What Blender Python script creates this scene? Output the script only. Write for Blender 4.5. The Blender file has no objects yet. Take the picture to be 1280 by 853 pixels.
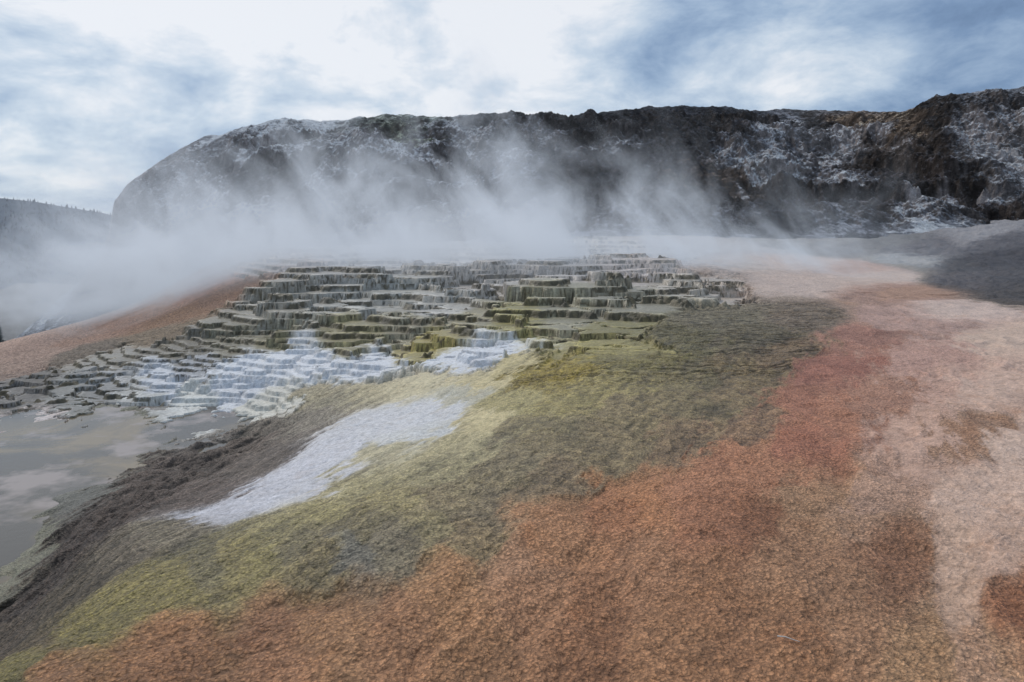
import bpy, math, random
import numpy as np
random.seed(3); np.random.seed(3)
F=853.0; HOR=290.0; CH=4.0
f32=np.float32
# ---------------------------------------------------------------- noise
_ang=np.random.rand(256)*2*np.pi
GX=np.cos(_ang).astype(f32); GY=np.sin(_ang).astype(f32)
def hsh(xi,yi,seed):
    h=(xi.astype(np.uint32)*np.uint32(374761393))+(yi.astype(np.uint32)*np.uint32(668265263))+np.uint32((seed*2246822519)&0xffffffff)
    h=(h^(h>>np.uint32(13)))*np.uint32(1274126177)
    return h^(h>>np.uint32(16))
def perlin(x,y,seed=0):
    x=np.asarray(x,f32); y=np.asarray(y,f32)
    x0=np.floor(x); y0=np.floor(y); fx=x-x0; fy=y-y0
    xi=x0.astype(np.int64)&0xffffffff; yi=y0.astype(np.int64)&0xffffffff
    def g(dx,dy):
        k=(hsh(xi+dx,yi+dy,seed)&np.uint32(255)).astype(np.int32)
        return GX[k]*(fx-dx)+GY[k]*(fy-dy)
    u=fx*fx*fx*(fx*(fx*6-15)+10); v=fy*fy*fy*(fy*(fy*6-15)+10)
    a=g(0,0); b=g(1,0); c=g(0,1); d=g(1,1)
    a=a+u*(b-a); c=c+u*(d-c)
    return (a+v*(c-a))*1.5
def fbm(x,y,seed=0,o=4,gain=0.5):
    r=0; a=1.0; t=0
    for i in range(o):
        r=r+a*perlin(x*2.03**i+i*7.3,y*2.03**i-i*3.1,seed+i*11); t+=a; a*=gain
    return r/t*1.3
def ridged(x,y,seed=0,o=4,gain=0.5):
    r=0; a=1.0; t=0
    for i in range(o):
        r=r+a*(1-np.abs(perlin(x*2.03**i+i*5.3,y*2.03**i,seed+i*13))*2); t+=a; a*=gain
    return r/t
def worley(x,y,seed=0):
    x=np.asarray(x,f32); y=np.asarray(y,f32)
    x0=np.floor(x); y0=np.floor(y)
    xi=x0.astype(np.int64)&0xffffffff; yi=y0.astype(np.int64)&0xffffffff
    f1=np.full(x.shape,9,f32); f2=np.full(x.shape,9,f32); cid=np.zeros(x.shape,f32)
    for dx in (-1,0,1):
        for dy in (-1,0,1):
            h=hsh((xi+dx)&0xffffffff,(yi+dy)&0xffffffff,seed)
            px=(h&np.uint32(1023)).astype(f32)/1023; py=((h>>np.uint32(10))&np.uint32(1023)).astype(f32)/1023
            r=((h>>np.uint32(20))&np.uint32(1023)).astype(f32)/1023
            d=np.sqrt((x0+dx+px-x)**2+(y0+dy+py-y)**2)
            m=d<f1
            f2=np.where(m,f1,np.minimum(f2,d)); cid=np.where(m,r,cid); f1=np.where(m,d,f1)
    return f1,f2,cid
def sm(a,b,x):
    t=np.clip((x-a)/(b-a),0,1); return t*t*(3-2*t)
def lin(c):
    c=np.asarray(c,float)/255.0
    return np.where(c<=0.04045,c/12.92,((c+0.055)/1.055)**2.4)
# ---------------------------------------------------------------- base relief (image column, distance, elevation)
ctl=[(-300,2,-.6),(100,2,0),(640,2,0),(1200,2,0),(1600,2,.1),
(-300,5,-1.6),(0,6,0.0),(300,6,0),(640,6,0.02),(1000,6,.05),(1280,6,.1),(1600,6,.2),
(-300,8,-3.2),(0,7.2,-.55),(0,9,-1.6),(0,11,-2.35),(0,13.2,-3.0),(0,16,-3.25),(0,21,-3.15),(-300,14,-3.4),(-300,22,-3.2),
(150,9,-.55),(150,12,-1.35),(150,16,-2.45),(150,20,-3.05),(100,23,-3.2),
(290,9,-.25),(290,12,-.9),(290,16,-1.85),(290,20,-2.6),(210,23.3,-3.05),(260,25,-3.05),
(400,9,0),(420,13,-.65),(420,17,-1.15),(420,21,-1.65),(420,25,-1.95),
(530,10,0.02),(530,14,-.4),(530,18.5,-.95),(530,24,-1.15),(640,10,.03),(640,14,-.1),(640,18,-.4),(640,25,-.7),(640,30,-.7),(640,35,-.55),(640,41,.35),
(850,10,0),(850,17,-.15),(850,22,-.1),(850,32,-.1),(850,40,.05),
(1050,12,.02),(1050,22,0),(1050,35,0),(1280,15,.15),(1280,25,.1),(1600,20,.4),(1600,40,.5),
(0,25,-3.1),(150,26.5,-3.08),(-300,27,-3.0),(0,28,-2.9),(300,26.8,-3.0),(150,30,-2.75),(300,32,-1.95),(0,35,-3.7),(0,50,-5.3),(-300,40,-5),(-300,60,-9),(100,40,-2.9),
(60,70,-6),(200,50,-2.4),(200,70,-2.6),(300,45,-.75),(300,60,.3),(250,66,-.6),(280,90,.4),
(450,28,-1.85),(450,32,-1.6),(450,38,-.9),(450,45,-.15),(450,55,.5),(450,70,1.3),(450,90,2.2),
(640,47,.5),(640,55,.85),(640,70,1.4),(640,90,2.2),
(850,55,.8),(850,80,1.9),(1100,40,0),(1100,65,.3),(1100,85,1.1),(1000,110,2.7),
(1280,42,-.1),(1280,70,1.0),(1280,105,5.0),(1600,70,3),(1600,110,8),
(640,120,3),(300,120,-4),(100,110,-13),(-300,110,-20),(0,140,-19),(640,300,4),(1600,300,10),(-300,300,-40),(-300,1200,-120),(640,1200,-20),(1600,1200,0),
(-300,6000,-150),(640,6000,-100),(1600,6000,-80)]
C=np.array(ctl,float)
cs=(C[:,0]-640)/F; cl=np.log(C[:,1]); cz=C[:,2]
EPS=0.10; ASP=0.55
def kern(ds,dl): return np.sqrt(ds*ds+(dl*ASP)**2+EPS*EPS)
A=kern(cs[:,None]-cs[None],cl[:,None]-cl[None])
n=len(C); AA=np.zeros((n+1,n+1)); AA[:n,:n]=A-np.eye(n)*0.004; AA[:n,n]=1; AA[n,:n]=1
wts=np.linalg.solve(AA,np.append(cz,0))
def base(s,l):
    s=np.clip(s,-1.25,1.25)
    r=np.full(s.shape,wts[n],f32)
    for i in range(n): r=r+f32(wts[i])*kern(s-f32(cs[i]),l-f32(cl[i])).astype(f32)
    return r
ly_t=np.log(np.geomspace(3,140,1200)).astype(f32)
def pixel_to_ground(b,d):
    """image pixel column / row cast through the camera -> ground position (tan bearing, log distance)"""
    s=np.full(ly_t.shape,(b-640)/F,f32); z=base(s,ly_t); y=np.exp(ly_t)
    img_row=HOR+F*(CH-z)/y
    k=np.argmax(img_row<=d)
    if img_row[k]>d: k=len(y)-1
    return (b-640)/F, float(ly_t[k])
# ---------------------------------------------------------------- surface zones: colour, terracing, wetness
Z=[]
def zn(t,w,*pts):
    for p in pts: Z.append((p[0],p[1],p[2:5],t,w))
zn(0,.3,(60,848,158,114,82),(200,830,155,110,78),(350,800,159,114,84),(500,780,164,119,88),(650,760,167,122,92),(640,700,178,134,105),(560,722,178,131,95),(800,700,170,124,94),(800,620,194,136,98),(760,640,188,130,95),(900,640,170,117,88),(900,560,190,132,102),(1000,560,164,108,86),(1000,500,168,115,94),(1050,460,159,107,92),(1080,420,168,122,108),(1100,500,176,131,112),(1150,450,192,152,136),(1150,550,206,168,147),(1220,490,206,174,155),(1225,535,158,118,94),(1250,420,207,179,160),(1180,400,186,152,138),(1220,620,209,177,157),(1120,690,160,114,87),(1200,750,203,167,142),(1275,740,162,108,78),(1150,815,177,137,104),(1000,700,176,132,102),(1000,800,168,122,90),(900,760,167,120,88),(950,652,152,103,75),(720,772,156,110,80),(1100,620,188,150,126),(1000,620,187,145,114),(420,760,164,121,88),(850,830,164,119,87),(600,830,160,117,85),
(1060,520,192,134,108),(960,590,193,136,105),(1270,560,209,179,160),(1180,480,198,159,140),(1190,680,203,169,146),(1250,680,206,171,149),(1240,830,190,149,119),(1120,400,189,154,140),(880,600,196,138,106),(700,665,186,135,100),(1050,750,178,134,104))
zn(0,.3,(1000,330,196,176,165),(1100,350,203,180,166),(900,330,190,176,167),(1130,368,184,146,128),(1200,388,206,182,169),(1000,352,192,171,159),(1060,335,194,162,146),(1010,305,140,136,136),(930,310,176,168,164))
zn(0,0,(1150,312,95,92,95),(1250,300,82,80,84),(1270,350,72,70,73),(1200,350,88,84,86),(1060,312,112,108,108),(1130,326,150,148,148),(1240,322,62,60,64),(1200,330,74,72,74),(1270,366,74,70,70),(1230,292,135,132,134),(1100,300,108,106,106),(1400,340,72,70,72),(1400,300,82,80,84),(1050,297,140,136,136))
zn(.25,.5,(20,832,118,108,60),(100,772,128,116,64),(200,732,134,122,74),(300,700,144,131,84),(400,700,134,120,84),(450,660,138,126,92),(435,688,124,120,108),(350,660,156,145,102),(400,640,166,154,106),(500,620,160,147,104),(450,600,174,163,120),(550,580,174,163,124),(600,640,130,116,90),(650,580,134,121,92),(700,600,140,121,92),(750,560,142,125,92),(600,530,194,181,138),(600,480,198,185,142),(520,480,200,190,156),(650,500,178,166,114),(680,530,152,138,100),(560,620,142,127,96),(700,550,138,123,90),(330,690,152,140,90),(150,755,136,124,72),(640,455,192,179,132),(560,555,180,169,130),(480,560,182,173,140),(720,500,166,152,98),(590,665,150,130,96),(480,680,132,121,98),(540,650,150,137,100),(380,672,138,127,94),(250,705,120,111,80))
zn(.42,.5,(700,480,168,151,86),(750,480,162,148,96),(850,470,134,121,84),(850,420,120,112,80),(950,420,122,111,86),(950,460,140,121,86),(850,510,134,119,84),(900,400,132,123,100),(1000,400,136,120,101),(850,540,148,124,92),(900,490,138,119,86),(980,440,138,116,88),(800,520,142,126,90),(920,530,150,120,90))
zn(.7,.5,(690,462,160,141,66),(750,430,138,127,78),(800,440,138,127,80),(780,410,120,112,74))
zn(.12,.2,(530,520,208,207,209),(470,530,210,208,210),(430,560,204,202,206),(370,590,196,194,199),(320,620,188,186,191),(270,640,176,174,179),(500,545,200,199,198),(400,600,190,188,192),(563,500,176,170,152))
zn(.35,.25,(300,560,114,102,92),(200,600,96,84,76),(150,640,86,74,66),(100,680,78,67,60),(50,740,78,67,59),(250,620,104,92,84),(330,540,126,117,105),(20,780,86,75,62),(150,690,112,102,86),(390,520,148,140,126),(420,500,160,153,130),(240,585,98,87,79),(200,668,130,121,102),(90,730,90,80,65),(320,580,108,98,89),(60,790,94,82,64))
zn(0,.6,(100,600,105,103,96),(0,620,100,98,92),(50,535,188,176,172),(0,530,170,160,156),(150,532,100,98,78),(130,560,112,106,96),(0,700,125,120,102),(-200,600,108,106,100))
zn(1,.2,(100,500,118,117,114),(200,480,174,176,181),(300,470,196,198,203),(400,460,209,210,214),(470,460,205,206,210),(610,440,208,209,213),(580,452,209,210,214),(250,500,188,187,182),(330,512,188,184,174),(150,472,144,143,142),(50,480,94,90,86),(360,445,206,207,211),(240,468,140,141,144),(300,490,190,191,195),(20,495,98,95,92),(180,500,158,157,154),(140,490,120,119,118))
zn(.3,.4,(400,492,170,160,130),(460,485,180,170,138))
zn(1,.6,(280,430,98,93,78),(350,428,108,101,76),(450,425,122,114,84),(540,430,140,127,76),(350,390,130,125,115),(450,385,144,141,134),(550,380,152,148,141),(700,390,132,126,106),(780,380,128,122,106),(650,402,132,123,80),(600,355,150,143,136),(700,345,160,152,145),(400,350,148,142,135),(800,340,172,160,152),(850,360,158,149,137),(640,320,172,165,158),(500,325,156,149,142),(350,335,145,129,119),(600,400,128,120,96),(500,405,126,119,100),(220,440,94,89,79),(140,452,104,99,90),(880,350,165,152,140),(740,320,172,165,158),(850,325,176,165,157))
zn(.5,.2,(890,335,184,166,154),(250,360,176,132,108),(200,380,182,143,119),(150,400,170,133,112),(100,420,176,143,124),(50,440,176,149,134),(20,460,166,142,128),(200,420,132,116,96),(100,442,120,108,95),(220,400,152,118,93),(290,370,142,110,90),(60,420,183,155,140),(0,470,150,130,118))
ZS=[];ZV=[]
for b,d,c,t,w in Z:
    s_,l_=pixel_to_ground(b,d); ZS.append((s_,l_)); cc=lin(c); ZV.append(list(cc)+[t,w])  # zone points are image pixel columns and rows, projected onto the ground
ZS=np.array(ZS);ZV=np.array(ZV)
def idw(S,L,P,V,asp,eps,p=3,eps2=None):
    W=np.zeros(S.shape,f32); out=[np.zeros(S.shape,f32) for _ in range(V.shape[1])]
    W2=np.zeros(S.shape,f32); out2=[np.zeros(S.shape,f32) for _ in range(3)]
    for i in range(len(P)):
        d0=((S-f32(P[i,0]))**2+((L-f32(P[i,1]))*f32(asp))**2)*50
        d=d0+f32(eps)*50; w=1/(d*d*d*d)
        W+=w
        if eps2:
            d=d0+f32(eps2)*50; w2=1/(d*d*d); W2+=w2
        for k in range(V.shape[1]):
            if V[i,k]!=0:
                out[k]+=w*f32(V[i,k])
                if eps2 and k<3: out2[k]+=w2*f32(V[i,k])
    r=[o/W for o in out]
    return (r,[o/W2 for o in out2]) if eps2 else r
# ---------------------------------------------------------------- mesh helper
def grid_mesh(name,X,Y,Zz,attrs,mat):
    R,Cn=X.shape
    me=bpy.data.meshes.new(name)
    co=np.stack([X,Y,Zz],-1).reshape(-1,3).astype(f32)
    me.vertices.add(len(co)); me.vertices.foreach_set('co',co.ravel())
    i=np.arange(R*Cn,dtype=np.int32).reshape(R,Cn)
    q=np.stack([i[:-1,:-1],i[:-1,1:],i[1:,1:],i[1:,:-1]],-1).reshape(-1,4)
    me.loops.add(q.size); me.loops.foreach_set('vertex_index',q.ravel())
    me.polygons.add(len(q)); me.polygons.foreach_set('loop_start',np.arange(0,q.size,4,dtype=np.int32))
    try: me.polygons.foreach_set('loop_total',np.full(len(q),4,np.int32))
    except Exception: pass
    me.polygons.foreach_set('use_smooth',np.ones(len(q),bool))
    me.update(calc_edges=True)
    for k,v in attrs.items():
        if isinstance(v,(list,tuple)):
            a=me.attributes.new(k,'FLOAT_COLOR','POINT')
            a.data.foreach_set('color',np.stack(list(v)+[np.ones_like(v[0])],-1).astype(f32).ravel())
        else:
            a=me.attributes.new(k,'FLOAT','POINT'); a.data.foreach_set('value',v.astype(f32).ravel())
    ob=bpy.data.objects.new(name,me); bpy.context.collection.objects.link(ob)
    me.materials.append(mat); return ob
# ---------------------------------------------------------------- node helpers
class NT:
    def __init__(s,t): s.t=t; s.n=t.nodes; s.l=t.links
    def new(s,ty,**k):
        nd=s.n.new(ty)
        for a,b in k.items(): setattr(nd,a,b)
        return nd
    def put(s,sock,v):
        if isinstance(v,bpy.types.NodeSocket): s.l.new(v,sock)
        else:
            if hasattr(sock.default_value,'__len__') and len(sock.default_value)==4 and len(v)==3: v=(*v,1)
            sock.default_value=v
    def m(s,op,a,b=0.0,c=0.0,clamp=False):
        nd=s.new('ShaderNodeMath',operation=op,use_clamp=clamp)
        s.put(nd.inputs[0],a); s.put(nd.inputs[1],b); s.put(nd.inputs[2],c); return nd.outputs[0]
    def noise(s,vec,scale,detail=4,rough=.5,dist=0,out='Fac'):
        nd=s.new('ShaderNodeTexNoise'); s.put(nd.inputs['Vector'],vec)
        nd.inputs['Scale'].default_value=scale; nd.inputs['Detail'].default_value=detail
        nd.inputs['Roughness'].default_value=rough; nd.inputs['Distortion'].default_value=dist
        return nd.outputs[out]
    def vor(s,vec,scale,feat='F1',out='Distance'):
        nd=s.new('ShaderNodeTexVoronoi',feature=feat); s.put(nd.inputs['Vector'],vec); nd.inputs['Scale'].default_value=scale
        return nd.outputs[out]
    def rng(s,v,a,b,c=0.,d=1.):
        nd=s.new('ShaderNodeMapRange'); s.put(nd.inputs[0],v)
        for i,x in enumerate((a,b,c,d)): s.put(nd.inputs[i+1],x)
        return nd.outputs[0]
    def mix(s,f,a,b,mode='MIX'):
        nd=s.new('ShaderNodeMix',data_type='RGBA',blend_type=mode)
        s.put(nd.inputs[0],f); s.put(nd.inputs[6],a); s.put(nd.inputs[7],b); return nd.outputs[2]
    def vm(s,op,a,b=(0,0,0)):
        nd=s.new('ShaderNodeVectorMath',operation=op); s.put(nd.inputs[0],a)
        if op=='SCALE': s.put(nd.inputs['Scale'],b)
        else: s.put(nd.inputs[1],b)
        return nd.outputs['Value'] if op in('DOT_PRODUCT','LENGTH') else nd.outputs[0]
    def attr(s,name,out='Fac'):
        nd=s.new('ShaderNodeAttribute',attribute_name=name); return nd.outputs[out]
    def bump(s,h,strength,dist,nrm=None):
        nd=s.new('ShaderNodeBump'); s.put(nd.inputs['Height'],h); nd.inputs['Strength'].default_value=strength
        nd.inputs['Distance'].default_value=dist
        if nrm is not None: s.put(nd.inputs['Normal'],nrm)
        return nd.outputs[0]
def material(name):
    m=bpy.data.materials.new(name); m.use_nodes=True; t=NT(m.node_tree)
    for nd in list(t.n): t.n.remove(nd)
    out=t.new('ShaderNodeOutputMaterial'); return m,t,out
def principled(t,out,col,rough,nrm=None,spec=.5):
    p=t.new('ShaderNodeBsdfPrincipled'); t.put(p.inputs['Base Color'],col); t.put(p.inputs['Roughness'],rough)
    p.inputs['Specular IOR Level'].default_value=spec
    if nrm is not None: t.put(p.inputs['Normal'],nrm)
    t.l.new(p.outputs[0],out.inputs[0]); return p
# ---------------------------------------------------------------- travertine material
tm,t,out=material('travertine_ground')
pos=t.new('ShaderNodeTexCoord').outputs['Object']
col=t.attr('Col','Color'); wet=t.attr('Wet'); ripple=t.attr('Nub')
nB=t.noise(pos,8,5,.75)
dv=t.vm('ADD',pos,t.vm('SCALE',t.noise(pos,14,2,.6,0,'Color'),.07))
v1=t.vor(dv,21); v2=t.vor(dv,55)
cav=t.m('MULTIPLY',t.rng(v1,.1,.62,1.24,.60),t.rng(v2,0,.6,1.14,.80))
br2=t.m('MULTIPLY',t.rng(nB,.28,.72,.64,1.36),t.m('ADD',t.m('MULTIPLY',cav,ripple),t.m('SUBTRACT',1.,ripple)))
cc=t.mix(1.,col,br2,'MULTIPLY')
cc=t.mix(t.m('MULTIPLY',t.rng(t.noise(pos,2.9,6,.75),.50,.64),.28),cc,t.mix(1.,cc,(.78,.68,.56),'MULTIPLY'))
h=t.m('MULTIPLY',t.m('SUBTRACT',1.,v1),t.m('ADD',t.m('MULTIPLY',ripple,.8),.12))
h=t.m('ADD',h,t.m('MULTIPLY',nB,1.4))
nr=t.bump(h,.85,.04)
rough=t.rng(t.m('ADD',wet,t.m('MULTIPLY',t.m('SUBTRACT',nB,.5),.8)),0,1,.85,.22)
principled(t,out,cc,rough,nr,.4)
# ---------------------------------------------------------------- ground sheet
sd=np.linspace(-330,1610,1200); sd=(sd-640)/F
so=np.geomspace(sd[-1],5,26)[1:]
s=np.concatenate([-so[::-1]*abs(sd[0])/sd[-1],sd,so]).astype(f32)
yy=np.concatenate([np.geomspace(1.2,5,40)[:-1],np.geomspace(5,20,560)[:-1],np.geomspace(20,62,800)[:-1],np.geomspace(62,140,240)[:-1],np.geomspace(140,6000,60)])
S,Yg=np.meshgrid(s,yy.astype(f32)); L=np.log(Yg).astype(f32); X=(S*Yg).astype(f32)
B=base(S,L)
ax=X*.91-Yg*.41; al=X*.41+Yg*.91
fing=fbm(ax*1.4,al*.28,25,5,.6)
fing2=fbm(ax*5,al*.9,26,4,.6)
nearw=1-sm(22,34,Yg)
wS=fbm(S*5+3,L*2.2,21,5,.6)*.035+nearw*(fing*.055+fing2*.032)*(.25+.75*sm(6,12,Yg))+fbm(X*2.2,Yg*2.2,23,4,.7)*.014
wL=fbm(S*5-9,L*2.2+4,31,5,.6)*.08+fbm(X*.8+9,Yg*.8,33,5,.65)*.04
(r,g,b,T,W),(r2,g2c,b2)=idw(S+wS,L+wL,ZS,ZV,.45,.00010,4,.0016)
org=(1-sm(.04,.22,T))*np.where((S>.30)|(Yg<12),1,0)
sf=.7*org+.3*(1-org)*(1-sm(.4,.5,T))
r=r+(r2-r)*sf; g=g+(g2c-g)*sf; b=b+(b2-b)*sf
# valley floor beyond the orange shoulder: dark scree
vf=sm(74,92,Yg)*(1-sm(-.50,-.42,S))
vn=.085+.05*fbm(X*.3,Yg*.3,99,4,.6)
r=r*(1-vf)+vn*vf; g=g*(1-vf)+vn*vf; b=b*(1-vf)+vn*1.08*vf; T=T*(1-vf)
# terracing
far=sm(20,27,Yg)*(1-sm(110,135,Yg))
M=sm(.44,.78,T)*far
wx=X+fbm(X*.22,Yg*.3,41,5,.55)*2.6+perlin(X*1.3,Yg*1.3,42)*.30; wy=Yg+fbm(X*.16,Yg*.3,43,5,.55)*2.2+perlin(X*1.1,Yg*1.1,44)*.30
f1,f2,cid=worley(wx*.085,wy*.10,5)
g1,g2,cid2=worley(wx*.42,wy*.55,7)
backf=1-.45*sm(50,62,Yg)
frontf=1-sm(32,37,Yg)
zin=B+far*((cid-.5)*1.25*backf*sm(0,.06,f2-f1)*sm(30,40,Yg)+(cid2-.5)*(.26+.12*frontf)*sm(0,.08,g2-g1)+fbm(X*.08,Yg*.14,51,3)*.25+fbm(X*.5,Yg*.6,52,3)*.16*frontf-(g1*g1)*.20)
for (mx,my,ax_,ay_,mh) in ((3.4,43.6,3.9,3.,.9),(-11,39.5,2.6,3.,.5),(-14,48,4.5,4.,.6),(-5,46,5,3,.4),(9.5,46,3.5,4,.5),(-16,39,3,2.5,.3),(0,56,9,4,.4),(-7.5,35,3.4,2.2,.30),(-1.2,31.5,2.2,2.,.45),(-10,30.5,4,1.8,.25),(13,60,6,4,.4),(-12,60,6,4,.4)):
    q=((np.abs(wx-mx)/ax_)**3+(np.abs(wy-my)/ay_)**3)
    zin=zin+mh*(1-sm(.85,1.1,q))
zin=zin+perlin(X*2.3,Yg*2.3,53)*.03+perlin(X*7,Yg*7,54)*.011
lv=np.array([-9,-8,-7,-6.4,-5.9,-5.4,-5,-4.6,-4.2,-3.85,-3.5,-3.2,-3.0,-2.83,-2.66,-2.5,-2.35,-2.2,-2.04,-1.88,-1.70,-1.50,-1.28,-1.02,-.74,-.42,-.05,.35,.70,1.0,1.35,1.65,2.0,2.35,2.8,3.3,4,5,7,10],f32)
k=np.clip(np.searchsorted(lv,zin)-1,0,len(lv)-2); fr=(zin-lv[k])/(lv[k+1]-lv[k])
dz=lv[k+1]-lv[k]
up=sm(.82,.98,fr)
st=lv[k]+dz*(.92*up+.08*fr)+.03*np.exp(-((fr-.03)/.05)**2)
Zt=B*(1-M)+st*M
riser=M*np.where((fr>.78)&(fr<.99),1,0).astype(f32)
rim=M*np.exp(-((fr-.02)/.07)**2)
# rimstone ripples on the olive / brown slopes
T2=sm(.10,.3,T)*(1-M)*sm(5,6,Yg)
q=(B+fbm(X*.6,Yg*.6,61,4)*.22+fbm(X*2.2,Yg*2.2,62,3)*.07)/.085
q2=q-np.floor(q)
rp=(sm(.55,1.,q2)-q2)
ledge=sm(.33,.42,T)*(1-M)*sm(17,21,Yg)
q=(B+fbm(X*.10,Yg*.35,63,5,.55)*.75)/.11
q3=q-np.floor(q); rl=(sm(.7,1.,q3)-q3)
Zt=Zt+T2*rp*.036+ledge*rl*.08
# general relief
bank=np.exp(-((T-.35)/.10)**2)*(Yg<26)
bk=bank*(1-sm(-9,-6.0,X))
soft=1-.4*sm(.10,.3,T)
bigr=fbm(X*.5,Yg*.5,71,5,.5)
Zt=Zt+(1-M)*soft*(bigr*.12+fbm(X*2.1,Yg*2.1,72,4,.55)*.03)+(1-M)*fbm(X*.12,Yg*.12,77,2)*.12*sm(8,20,Yg)
bkr=ridged(ax*.7,al*.30,73,6,.55)-.55
Zt=Zt+bk*bkr*.42
olr=ridged(ax*1.3,al*.34,78,5,.58)-.55
Zt=Zt+nearw*T2*olr*.06
run=ridged((X-Yg*.35)*.45+fbm(X*.3,Yg*.3,74,3)*.8,(Yg+X*.3)*.14,75,5,.5)-.6
oz=(1-sm(.05,.2,T))*(Yg<45)
Zt=Zt+oz*run*.13
# crust ripples, real relief near the camera
wq=fbm(X*2.5,Yg*2.5,83,3)*.35
crk=ridged((X+wq)*5.5,(Yg+wq)*8.5,85,4,.62)-.5
nubh=(1-sm(9,16,Yg))*(1-M)
Zt=Zt+nubh*(crk*.018+perlin(X*17,Yg*17,82)*.007)
# pebbly grey slope and far ground
grey=np.exp(-((r-b)/.02)**2)*(S>.35)*(Yg>38)
Zt=Zt+grey*fbm(X*.25,Yg*.25,91,5,.6)*.6
Zt=Zt+sm(150,400,Yg)*fbm(X*.01,Yg*.01,92,4)*20
# colouring of risers and rims
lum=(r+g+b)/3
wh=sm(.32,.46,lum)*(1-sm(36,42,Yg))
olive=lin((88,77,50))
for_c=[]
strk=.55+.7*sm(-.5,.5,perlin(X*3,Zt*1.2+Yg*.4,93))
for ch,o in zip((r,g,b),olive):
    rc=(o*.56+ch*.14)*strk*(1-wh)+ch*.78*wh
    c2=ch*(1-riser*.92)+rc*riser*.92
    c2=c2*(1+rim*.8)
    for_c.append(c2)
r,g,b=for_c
# mottling along flow
band=1-ledge*(.02+.38*(q3>.72))
mot=(1+.20*fbm(ax*1.1,al*.35,95,5,.65)+.20*fbm(X*3,Yg*3,96,4,.7)+T2*((rp+.2)*.9)*sm(5,9,Yg))*band
mot=mot*(1-nearw*T2*.30*sm(.05,.5,fing2))
mot=mot*(1+bk*bkr*.9)*(1+nearw*T2*olr*.6)*(1+oz*np.clip(run,-.4,.4)*.5)
mot=mot*(1+nubh*crk*.36)
mot=mot*(1+M*.26*fbm(X*.25,Yg*1.1,98,5,.65))
rust=(1-sm(.05,.2,T))*sm(.15,.7,fbm(X*.8+4,Yg*.5,97,7,.75))*(Yg<40)
mot=np.clip(mot,.25,1.8)
r=r*mot*(1-.14*rust);g=g*mot*(1-.24*rust);b=b*mot*(1-.32*rust)
W=np.clip(W+M*(1-riser)*(fr<.75)*.3*W,0,1)
nub=(1-M*.7)*(1-.6*sm(.3,.45,lum))*(1-grey*.6)
G=1.60
ob_=sm(.1,.3,T)*(1-M); oo=(1-ob_)*(1-M)*(1-grey)*(lum<.33)
cl=[c*G*k_ for c,k_ in ((r,1.02+.03*oo+.03*ob_),(g,.99+.02*oo-.015*ob_),(b,.95-.04*ob_-.05*oo))]
mx=np.maximum(np.maximum(cl[0],cl[1]),cl[2]); sc_=np.where(mx>.6,(.6+.25*(1-np.exp(-(mx-.6)/.25)))/np.maximum(mx,.01),1)
ground=grid_mesh('travertine_terraces',X,Yg,Zt,{'Col':[np.clip(c*sc_,0.01,.85) for c in cl],'Wet':W,'Nub':nub},tm)
# ---------------------------------------------------------------- pond
pm,t,out=material('pond_water')
pos=t.new('ShaderNodeTexCoord').outputs['Object']
nn=t.noise(pos,.22,5,.6,.8); n2=t.noise(pos,.5,4,.6)
c=t.mix(t.rng(nn,.45,.60),(.07,.062,.05),(.22,.16,.085)); c=t.mix(t.rng(n2,.52,.66),c,(.30,.24,.21))
principled(t,out,c,.14,t.bump(t.noise(pos,5,3),.18,.02),.35)
px,py=np.meshgrid(np.linspace(-48,-6,60),np.linspace(6,27.6,40))
grid_mesh('pond',px,py,np.full(px.shape,-3.06),{},pm)
# ---------------------------------------------------------------- rocky hill
ridge=np.array([(-700,420),(-300,430),(-40,440),(20,422),(60,392),(100,352),(128,318),(137,285),(143,250),(160,228),(200,203),(250,176),(300,161),(350,151),(420,150),(500,143),(560,147),(640,143),(710,148),(740,144),(780,137),(850,133),(930,137),(1000,140),(1100,138),(1140,133),(1170,120),(1220,114),(1280,110),(1600,90),(2000,100)],float)
footv=np.array([(-700,470),(-40,460),(0,440),(100,420),(200,385),(300,340),(450,318),(640,305),(850,300),(1000,296),(1150,290),(1280,284),(2000,270)],float)
fy=np.array([(-700,118),(0,118),(300,108),(640,108),(1000,112),(1280,112),(2000,100)],float)
ry=np.array([(-700,150),(100,150),(145,165),(250,190),(640,205),(1000,215),(1140,180),(1280,165),(2000,160)],float)
ub=np.concatenate([np.linspace(-700,-60,40)[:-1],np.linspace(-60,1340,1150),np.linspace(1340,2000,40)[1:]])
tt=np.concatenate([np.linspace(-.12,0,12)[:-1],np.linspace(0,1.03,560),np.linspace(1.03,1.8,40)[1:]])
U,TT=np.meshgrid(ub.astype(f32),tt.astype(f32))
def ip(a,u): return np.interp(u,a[:,0],a[:,1]).astype(f32)
def hillbase(U,TT):
    y0=ip(fy,U); y1=ip(ry,U)
    z0=CH+(HOR-ip(footv,U))*y0/F; z1=CH+(HOR-ip(ridge,U))*y1/F
    y=y0+(y1-y0)*TT
    tc=np.clip(TT,0,1)
    P=.45*tc+.55*sm(.0,.95,tc)**.8
    z=z0+(z1-z0)*P
    z=z-np.clip(-TT,0,1)*50-np.clip(TT-1,0,2)**1.3*30
    return y,z
Yh,Zh=hillbase(U,TT); Xh=(U-640)/F*Yh
env=sm(0,.12,TT)*(1-.88*sm(.70,.97,TT))*np.where(U<150,.4,1.)
big=fbm(Xh/34+5,Yh/34,101,3)*6+ridged(Xh/22,Yh/30,102,4,.5)*4-3
med=ridged(Xh/9+fbm(Xh/20,Yh/20,103,2),Yh/11,104,5,.6)*2.6-1.3
zz=Zh+env*(big+med)
stp=7.5
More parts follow.
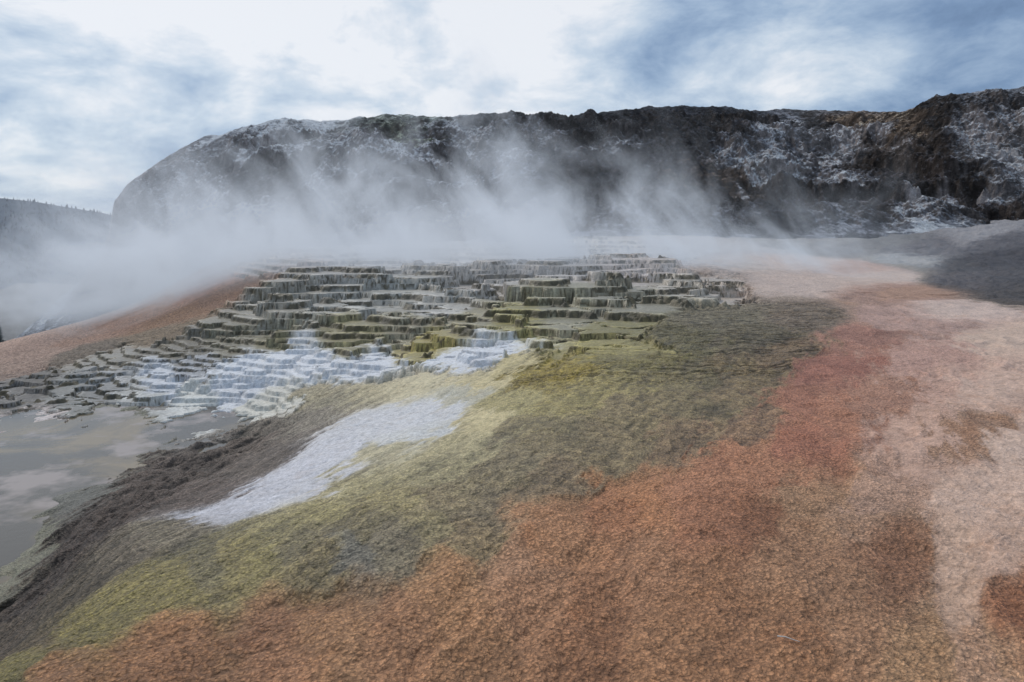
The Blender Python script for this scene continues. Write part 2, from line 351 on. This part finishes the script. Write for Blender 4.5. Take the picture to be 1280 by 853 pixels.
qq=(zz+fbm(Xh/22,Yh/22,105,5,.6)*7)/stp; fk=np.floor(qq); ff=qq-fk
cl_=sm(.45,.8,ff)-ff
cm=sm(-.2,.3,fbm(Xh/30+9,Yh/30,106,3))
zz=zz+env*cl_*stp*.7*cm
zz=zz+env*(fbm(Xh/3,Yh/3,107,4,.65)*1.2)+ (env*.7+.3)*sm(0,.1,TT)*fbm(Xh/1.1,Yh/1.1,108,3,.6)*.4
zz=zz+sm(.6,.95,TT)*(fbm(Xh/7,Yh/14,109,6,.65)*.9+fbm(Xh/30,Yh/60,115,4,.6)*1.3)
# tones
HA=[(200,220,150,150,158),(160,250,136,137,146),(300,175,140,140,145),(350,168,184,184,188),(300,220,84,82,84),(380,215,74,70,68),(250,250,132,132,139),(230,210,150,150,156),(180,320,66,66,72),(160,340,62,62,68),(330,270,158,160,167),(250,195,142,142,147),(400,180,140,140,144),(450,160,84,86,80),(500,158,96,100,84),(450,200,148,148,153),(550,200,132,132,138),(640,165,98,98,102),(740,158,44,44,48),(850,148,40,40,44),(930,150,46,46,50),(820,195,56,54,57),(700,190,70,70,74),(750,215,56,55,58),(860,215,90,74,62),(900,235,72,64,58),(770,182,124,123,126),(1000,155,140,140,145),(1040,150,52,52,54),(1060,160,150,150,155),(1000,190,122,122,128),(1000,218,160,160,164),(970,205,152,152,156),(1110,152,130,110,92),(1100,180,66,60,58),(1180,135,54,54,56),(1230,130,112,112,116),(1250,150,154,154,159),(1150,225,176,176,181),(1200,215,58,57,59),(1100,240,76,73,75),(1000,248,56,56,60),(1150,255,152,152,157),(1250,200,164,164,168),(1270,170,176,176,180),(1200,262,126,126,130),(1060,270,90,90,94),(950,272,58,58,62),(900,282,80,80,84),(600,250,114,114,122),(700,250,92,92,98),(400,240,104,100,102),(480,230,112,112,116),(400,290,156,158,165),(70,385,162,164,170),(30,415,172,174,180),(100,380,96,98,104),(60,400,104,105,110),(120,350,76,78,84),(1120,200,64,60,62),(1230,240,70,68,71),(520,280,134,136,143),(800,270,90,90,96),(800,240,64,62,65),(580,160,126,126,130),(670,155,62,64,64)]
HP=[];HV=[]
for bb,vv,*c in HA:
    ta=np.linspace(0,1,300).astype(f32); ua=np.full(300,bb,f32)
    ya,za=hillbase(ua,ta); va=HOR-F*(za-CH)/ya
    kk=int(np.argmin(np.abs(va-vv))); HP.append((bb/640,ta[kk])); HV.append(lin(c))
HP=np.array(HP);HV=np.array(HV)
wu=fbm(Xh/16,Yh/22,111,6,.65)*.14; wt=fbm(Xh/16+7,Yh/22,112,6,.65)*.17
hr,hg,hb=idw(U/640+wu,TT+wt,HP,HV,.8,.0006,4)
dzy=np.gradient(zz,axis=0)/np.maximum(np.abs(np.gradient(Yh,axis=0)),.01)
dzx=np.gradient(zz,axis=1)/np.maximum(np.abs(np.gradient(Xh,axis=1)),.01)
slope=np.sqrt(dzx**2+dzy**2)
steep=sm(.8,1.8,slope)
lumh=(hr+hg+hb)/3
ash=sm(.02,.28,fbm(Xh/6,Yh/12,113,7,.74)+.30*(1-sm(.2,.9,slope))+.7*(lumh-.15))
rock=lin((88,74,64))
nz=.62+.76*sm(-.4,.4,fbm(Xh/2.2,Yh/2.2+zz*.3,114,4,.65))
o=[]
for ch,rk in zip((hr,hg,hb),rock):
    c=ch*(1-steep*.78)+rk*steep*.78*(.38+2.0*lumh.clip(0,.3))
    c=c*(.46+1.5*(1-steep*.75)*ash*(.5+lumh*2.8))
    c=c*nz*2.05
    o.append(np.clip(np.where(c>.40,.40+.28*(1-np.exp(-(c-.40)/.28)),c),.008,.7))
hm,t,out=material('ash_rock')
pos=t.new('ShaderNodeTexCoord').outputs['Object']
n1=t.noise(pos,.9,7,.72); n2=t.noise(pos,3,3,.7)
c=t.mix(1.,t.attr('Col','Color'),t.m('MULTIPLY',t.rng(n1,.3,.7,.5,1.5),t.rng(n2,.3,.7,.75,1.25)),'MULTIPLY')
c=t.mix(t.m('MULTIPLY',t.rng(n1,.56,.66),.18),c,(.50,.50,.53))
principled(t,out,c,.95,t.bump(n1,1.,1.1),.15)
grid_mesh('rocky_hill',Xh,Yh,zz,{'Col':o},hm)
# ---------------------------------------------------------------- distant forested hill
fm,t,out=material('forest_slope')
pos=t.new('ShaderNodeTexCoord').outputs['Object']
c=t.mix(t.rng(t.noise(pos,.03,6,.7),.4,.6),(.055,.072,.10),(.095,.12,.15))  # bluish atmospheric haze is painted into the slope colour
principled(t,out,c,1.,None,.05)
fu,ft=np.meshgrid(np.linspace(-700,330,150),np.linspace(0,1.4,90))
fr_=np.interp(fu,[-700,-300,-100,0,40,130,200,330],[215,225,238,247,251,266,286,330])
fy_=650+ft*400; tc=np.clip(ft,0,1)
z1=CH+(HOR-fr_)*1050/F; fz=-150+(z1+150)*(.6*tc+.4*tc**.6)-np.clip(ft-1,0,1)*150
fx=(fu-640)/F*fy_; fz=fz+(ft<1)*fbm(fx/90,fy_/90,121,4)*14*np.minimum(1,4*(1-tc))
grid_mesh('forested_hill',fx,fy_,fz,{},fm)
def cones(name,pts,mat,seg=5,tiers=2):
    vs=[];fs=[]
    for (x,y,z,hh,rr) in pts:
        for k in range(tiers):
            zb=z+hh*(.08+.5*k/tiers) if tiers>1 else z
            zt=z+hh*(1 if k==tiers-1 else .35+.6*(k+1)/tiers)
            ra=rr*(1-.6*k/max(1,tiers)); o=len(vs); a0=random.random()*6
            for i in range(seg):
                q=ra*random.uniform(.65,1.15); a=a0+i*2*math.pi/seg
                vs.append((x+q*math.cos(a),y+q*math.sin(a),zb-random.random()*.06*hh))
            vs.append((x,y,min(zt,z+hh)))
            for i in range(seg): fs.append((o+i,o+(i+1)%seg,o+seg))
    me=bpy.data.meshes.new(name); me.from_pydata(vs,[],fs); me.materials.append(mat)
    ob=bpy.data.objects.new(name,me); bpy.context.collection.objects.link(ob); return ob
pts=[]
for _ in range(11000):
    i=random.randrange(89); j=random.randrange(149)
    if ft[i,j]>1.05: continue
    hh=random.uniform(3,7); pts.append((fx[i,j]+random.uniform(-5,5),fy_[i,j]+random.uniform(-3,3),fz[i,j]-1.5,hh,hh*.34))
tmn,t,out=material('conifer_needles')
pos=t.new('ShaderNodeTexCoord').outputs['Object']
principled(t,out,t.mix(t.noise(pos,.05,3),(.05,.07,.095),(.085,.11,.135)),1.,None,.05)  # needle colour has the blue of distance haze put into it
cones('conifer_forest',pts,tmn)
# ---------------------------------------------------------------- small conifers at the valley edge
nm,t,out=material('pine_foliage')
pos=t.new('ShaderNodeTexCoord').outputs['Object']
principled(t,out,t.mix(t.noise(pos,2,3),(.07,.09,.09),(.11,.135,.13)),.9,None,.1)  # foliage colour lightened to imitate haze over the valley
bm_,t,out=material('pine_bark'); principled(t,out,(.06,.045,.035),.9)
def conifer(x,y,z,h):
    root=bpy.data.objects.new('conifer_tree',None); root.location=(x,y,z); bpy.context.collection.objects.link(root)
    vs=[];fs=[]
    for i in range(6):
        a=i*math.pi/3; vs.append((.12*math.cos(a),.12*math.sin(a),-.5))
    vs.append((0,0,h*.95))
    for i in range(6): fs.append((i,(i+1)%6,6))
    me=bpy.data.meshes.new('trunk'); me.from_pydata(vs,[],fs); me.materials.append(bm_)
    o=bpy.data.objects.new('trunk',me); o.parent=root; bpy.context.collection.objects.link(o)
    vs=[];fs=[]
    for _ in range(1300):
        tz=random.random()**1.2; zz=h*(.05+.95*tz); R=h*.36*(1-tz)*(0.7+.3*math.sin(tz*30))+.05
        a=random.uniform(0,6.283); rr=R*random.uniform(.2,1)
        cx,cy=rr*math.cos(a),rr*math.sin(a); w=.06+.1*random.random(); l=.25+.25*random.random()
        o_=len(vs); dz=-.12*rr
        vs+= [(cx-w*math.sin(a),cy+w*math.cos(a),zz+dz),(cx+w*math.sin(a),cy-w*math.cos(a),zz+dz),(cx+l*math.cos(a),cy+l*math.sin(a),zz+dz-.12)]
        fs.append((o_,o_+1,o_+2))
    me=bpy.data.meshes.new('crown'); me.from_pydata(vs,[],fs); me.materials.append(nm)
    o=bpy.data.objects.new('crown',me); o.parent=root; bpy.context.collection.objects.link(o)
for u_,y_,v_,h_ in ((-14,100,430,3.6),(-2,98,430,3.0),(-34,100,430,3.6)):
    conifer((u_-640)/F*y_,y_,CH+(HOR-v_)*y_/F-.4,h_)
# ---------------------------------------------------------------- twig
cu=bpy.data.curves.new('twig','CURVE'); cu.dimensions='3D'; cu.bevel_depth=.007; cu.bevel_resolution=2
sp=cu.splines.new('POLY'); P=[(-.09,.05,.055),(-.03,.015,.07),(.03,-.01,.06),(.09,-.03,.05)]
sp.points.add(3)
for i,p in enumerate(P): sp.points[i].co=(*p,1); sp.points[i].radius=1-.2*i
tj=int(np.argmin(np.abs(s-2.66/6.56))); ti=int(np.argmin(np.abs(yy-6.56)))
tw=bpy.data.objects.new('twig',cu); tw.location=(2.66,6.56,float(Zt[ti,tj])-.025); bpy.context.collection.objects.link(tw)
wm,t,out=material('twig_wood'); principled(t,out,(.62,.57,.50),.8); cu.materials.append(wm)
# ---------------------------------------------------------------- steam
def steam(lo,hi,dens,base_thr,rise,plumes,rate,zref,fl=15.,fr__=15.):
    m,t,out=material('steam_vapour')
    pos=t.new('ShaderNodeTexCoord').outputs['Object']
    sx=t.new('ShaderNodeSeparateXYZ'); t.put(sx.inputs[0],pos); x,y,z=sx.outputs
    xs=t.m('ADD',x,t.m('MULTIPLY',z,.35))
    cb=t.new('ShaderNodeCombineXYZ')
    t.put(cb.inputs[0],t.m('MULTIPLY',xs,1.1)); t.put(cb.inputs[1],t.m('MULTIPLY',y,.7)); t.put(cb.inputs[2],t.m('MULTIPLY',z,.85))
    n=t.noise(cb.outputs[0],.11,5,.70,1.3)
    zz_=t.m('MAXIMUM',t.m('SUBTRACT',z,zref),0.)
    thr=t.m('ADD',base_thr,t.m('MULTIPLY',zz_,rise))
    for cx,wd,am in plumes:
        q=t.m('DIVIDE',t.m('SUBTRACT',xs,cx),wd)
        thr=t.m('SUBTRACT',thr,t.m('MULTIPLY',t.m('EXPONENT',t.m('MULTIPLY',t.m('MULTIPLY',q,q),-1.)),am))
    d=t.m('MULTIPLY',t.m('SUBTRACT',n,thr),4.2,clamp=True)
    d=t.m('MULTIPLY',d,t.m('ADD',.42,t.m('EXPONENT',t.m('MULTIPLY',zz_,-.25))))
    ey=t.m('MULTIPLY',t.rng(y,lo[1],lo[1]+10),t.rng(y,hi[1],hi[1]-8))
    ex=t.m('MULTIPLY',t.rng(x,lo[0],lo[0]+fl),t.rng(x,hi[0],hi[0]-fr__))
    ez=t.rng(z,hi[2],hi[2]-8)
    d=t.m('MULTIPLY',t.m('MULTIPLY',d,ey),t.m('MULTIPLY',ex,ez)); d=t.m('MULTIPLY',d,dens)
    v=t.new('ShaderNodeVolumePrincipled'); v.inputs['Color'].default_value=(.96,.97,1,1)
    t.put(v.inputs['Density'],d); v.inputs['Anisotropy'].default_value=.1
    v.inputs['Emission Color'].default_value=(.80,.88,1,1); t.put(v.inputs['Emission Strength'],t.m('MULTIPLY',d,.26))  # added glow, stands in for light scattered repeatedly inside the steam
    t.l.new(v.outputs[0],out.inputs['Volume'])
    m.cycles.volume_step_rate=rate
    me=bpy.data.meshes.new('steam'); a,b_=lo,hi
    vs=[(X_,Y_,Z_) for X_ in(a[0],b_[0]) for Y_ in (a[1],b_[1]) for Z_ in(a[2],b_[2])]
    me.from_pydata(vs,[],[(0,1,3,2),(4,6,7,5),(0,4,5,1),(2,3,7,6),(0,2,6,4),(1,5,7,3)]); me.materials.append(m)
    ob=bpy.data.objects.new('steam',me); bpy.context.collection.objects.link(ob)
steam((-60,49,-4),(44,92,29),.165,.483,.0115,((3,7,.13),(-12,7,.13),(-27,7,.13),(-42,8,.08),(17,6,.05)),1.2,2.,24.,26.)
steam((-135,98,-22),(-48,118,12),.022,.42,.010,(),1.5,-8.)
# ---------------------------------------------------------------- world: sky with broken cloud
sun_el,sun_az=math.radians(48),math.radians(-40)   # ahead, to the left
w=bpy.data.worlds.new('World'); bpy.context.scene.world=w; w.use_nodes=True
t=NT(w.node_tree)
for nd in list(t.n): t.n.remove(nd)
out=t.new('ShaderNodeOutputWorld')
sky=t.new('ShaderNodeTexSky',sky_type='NISHITA'); sky.sun_disc=False; sky.sun_elevation=sun_el; sky.sun_rotation=sun_az
bg1=t.new('ShaderNodeBackground'); t.l.new(sky.outputs[0],bg1.inputs[0]); bg1.inputs[1].default_value=.1
dirv=t.new('ShaderNodeTexCoord').outputs['Generated']
sx=t.new('ShaderNodeSeparateXYZ'); t.put(sx.inputs[0],dirv); x,y,z=sx.outputs
den=t.m('ADD',t.m('MAXIMUM',z,0.),.38)
cb=t.new('ShaderNodeCombineXYZ'); t.put(cb.inputs[0],t.m('DIVIDE',x,den)); t.put(cb.inputs[1],t.m('DIVIDE',y,den))
n1=t.noise(cb.outputs[0],2.1,6,.58,.4); n2=t.noise(cb.outputs[0],5.,6,.62,.3)
def blob(u_,v_,width):
    d=np.array([(u_-640)/F,1,(HOR-v_)/F]); d/=np.linalg.norm(d)
    dt=t.vm('DOT_PRODUCT',dirv,tuple(d))
    return t.rng(dt,math.cos(width),1.,0,1)
val=t.m('ADD',t.m('MULTIPLY',t.m('SUBTRACT',n1,.5),1.7),t.m('MULTIPLY',t.m('SUBTRACT',n2,.5),1.0))
val=t.m('ADD',val,.50)
for (u_,v_,wd,am) in ((400,10,.45,.38),(100,0,.24,.62),(120,135,.18,-.62),(280,125,.12,-.25),(1200,60,.40,-.24),(60,225,.14,.55),(700,-200,.6,.15),(980,110,.16,.2),(700,110,.25,.12)):
    val=t.m('ADD',val,t.m('MULTIPLY',blob(u_,v_,wd),am))
rp_=t.new('ShaderNodeValToRGB'); t.put(rp_.inputs[0],val)
e=rp_.color_ramp; e.elements[0].position=0.0; e.elements[0].color=(*lin((98,122,156)),1)
e.elements[1].position=1.; e.elements[1].color=(*lin((240,243,248)),1)
for p,c in ((.25,(124,150,184)),(.5,(162,184,210)),(.75,(202,216,231))):
    q_=e.elements.new(p); q_.color=(*lin(c),1)
bg2=t.new('ShaderNodeBackground'); t.l.new(rp_.outputs[0],bg2.inputs[0]); bg2.inputs[1].default_value=1.0
ms=t.new('ShaderNodeMixShader'); ms.inputs[0].default_value=.9
t.l.new(bg1.outputs[0],ms.inputs[1]); t.l.new(bg2.outputs[0],ms.inputs[2]); t.l.new(ms.outputs[0],out.inputs[0])
sl=bpy.data.lights.new('sun','SUN'); sl.energy=1.5; sl.angle=math.radians(10); sl.color=(1,.96,.90)
so_=bpy.data.objects.new('sun',sl); bpy.context.collection.objects.link(so_)
from mathutils import Vector
d=Vector((math.sin(sun_az)*math.cos(sun_el),math.cos(sun_az)*math.cos(sun_el),math.sin(sun_el)))
so_.rotation_euler=d.to_track_quat('Z','Y').to_euler()
# ---------------------------------------------------------------- camera
cam=bpy.data.cameras.new('camera'); cam.lens=24; cam.sensor_width=36; cam.clip_end=9000; cam.clip_start=.1
cam.shift_y=-(426.5-HOR)/1280.0
co=bpy.data.objects.new('camera',cam); co.location=(0,0,CH); co.rotation_euler=(math.pi/2,0,0); bpy.context.collection.objects.link(co)
sc=bpy.context.scene; sc.camera=co
sc.view_settings.view_transform='Standard'; sc.view_settings.look='None'; sc.view_settings.exposure=0
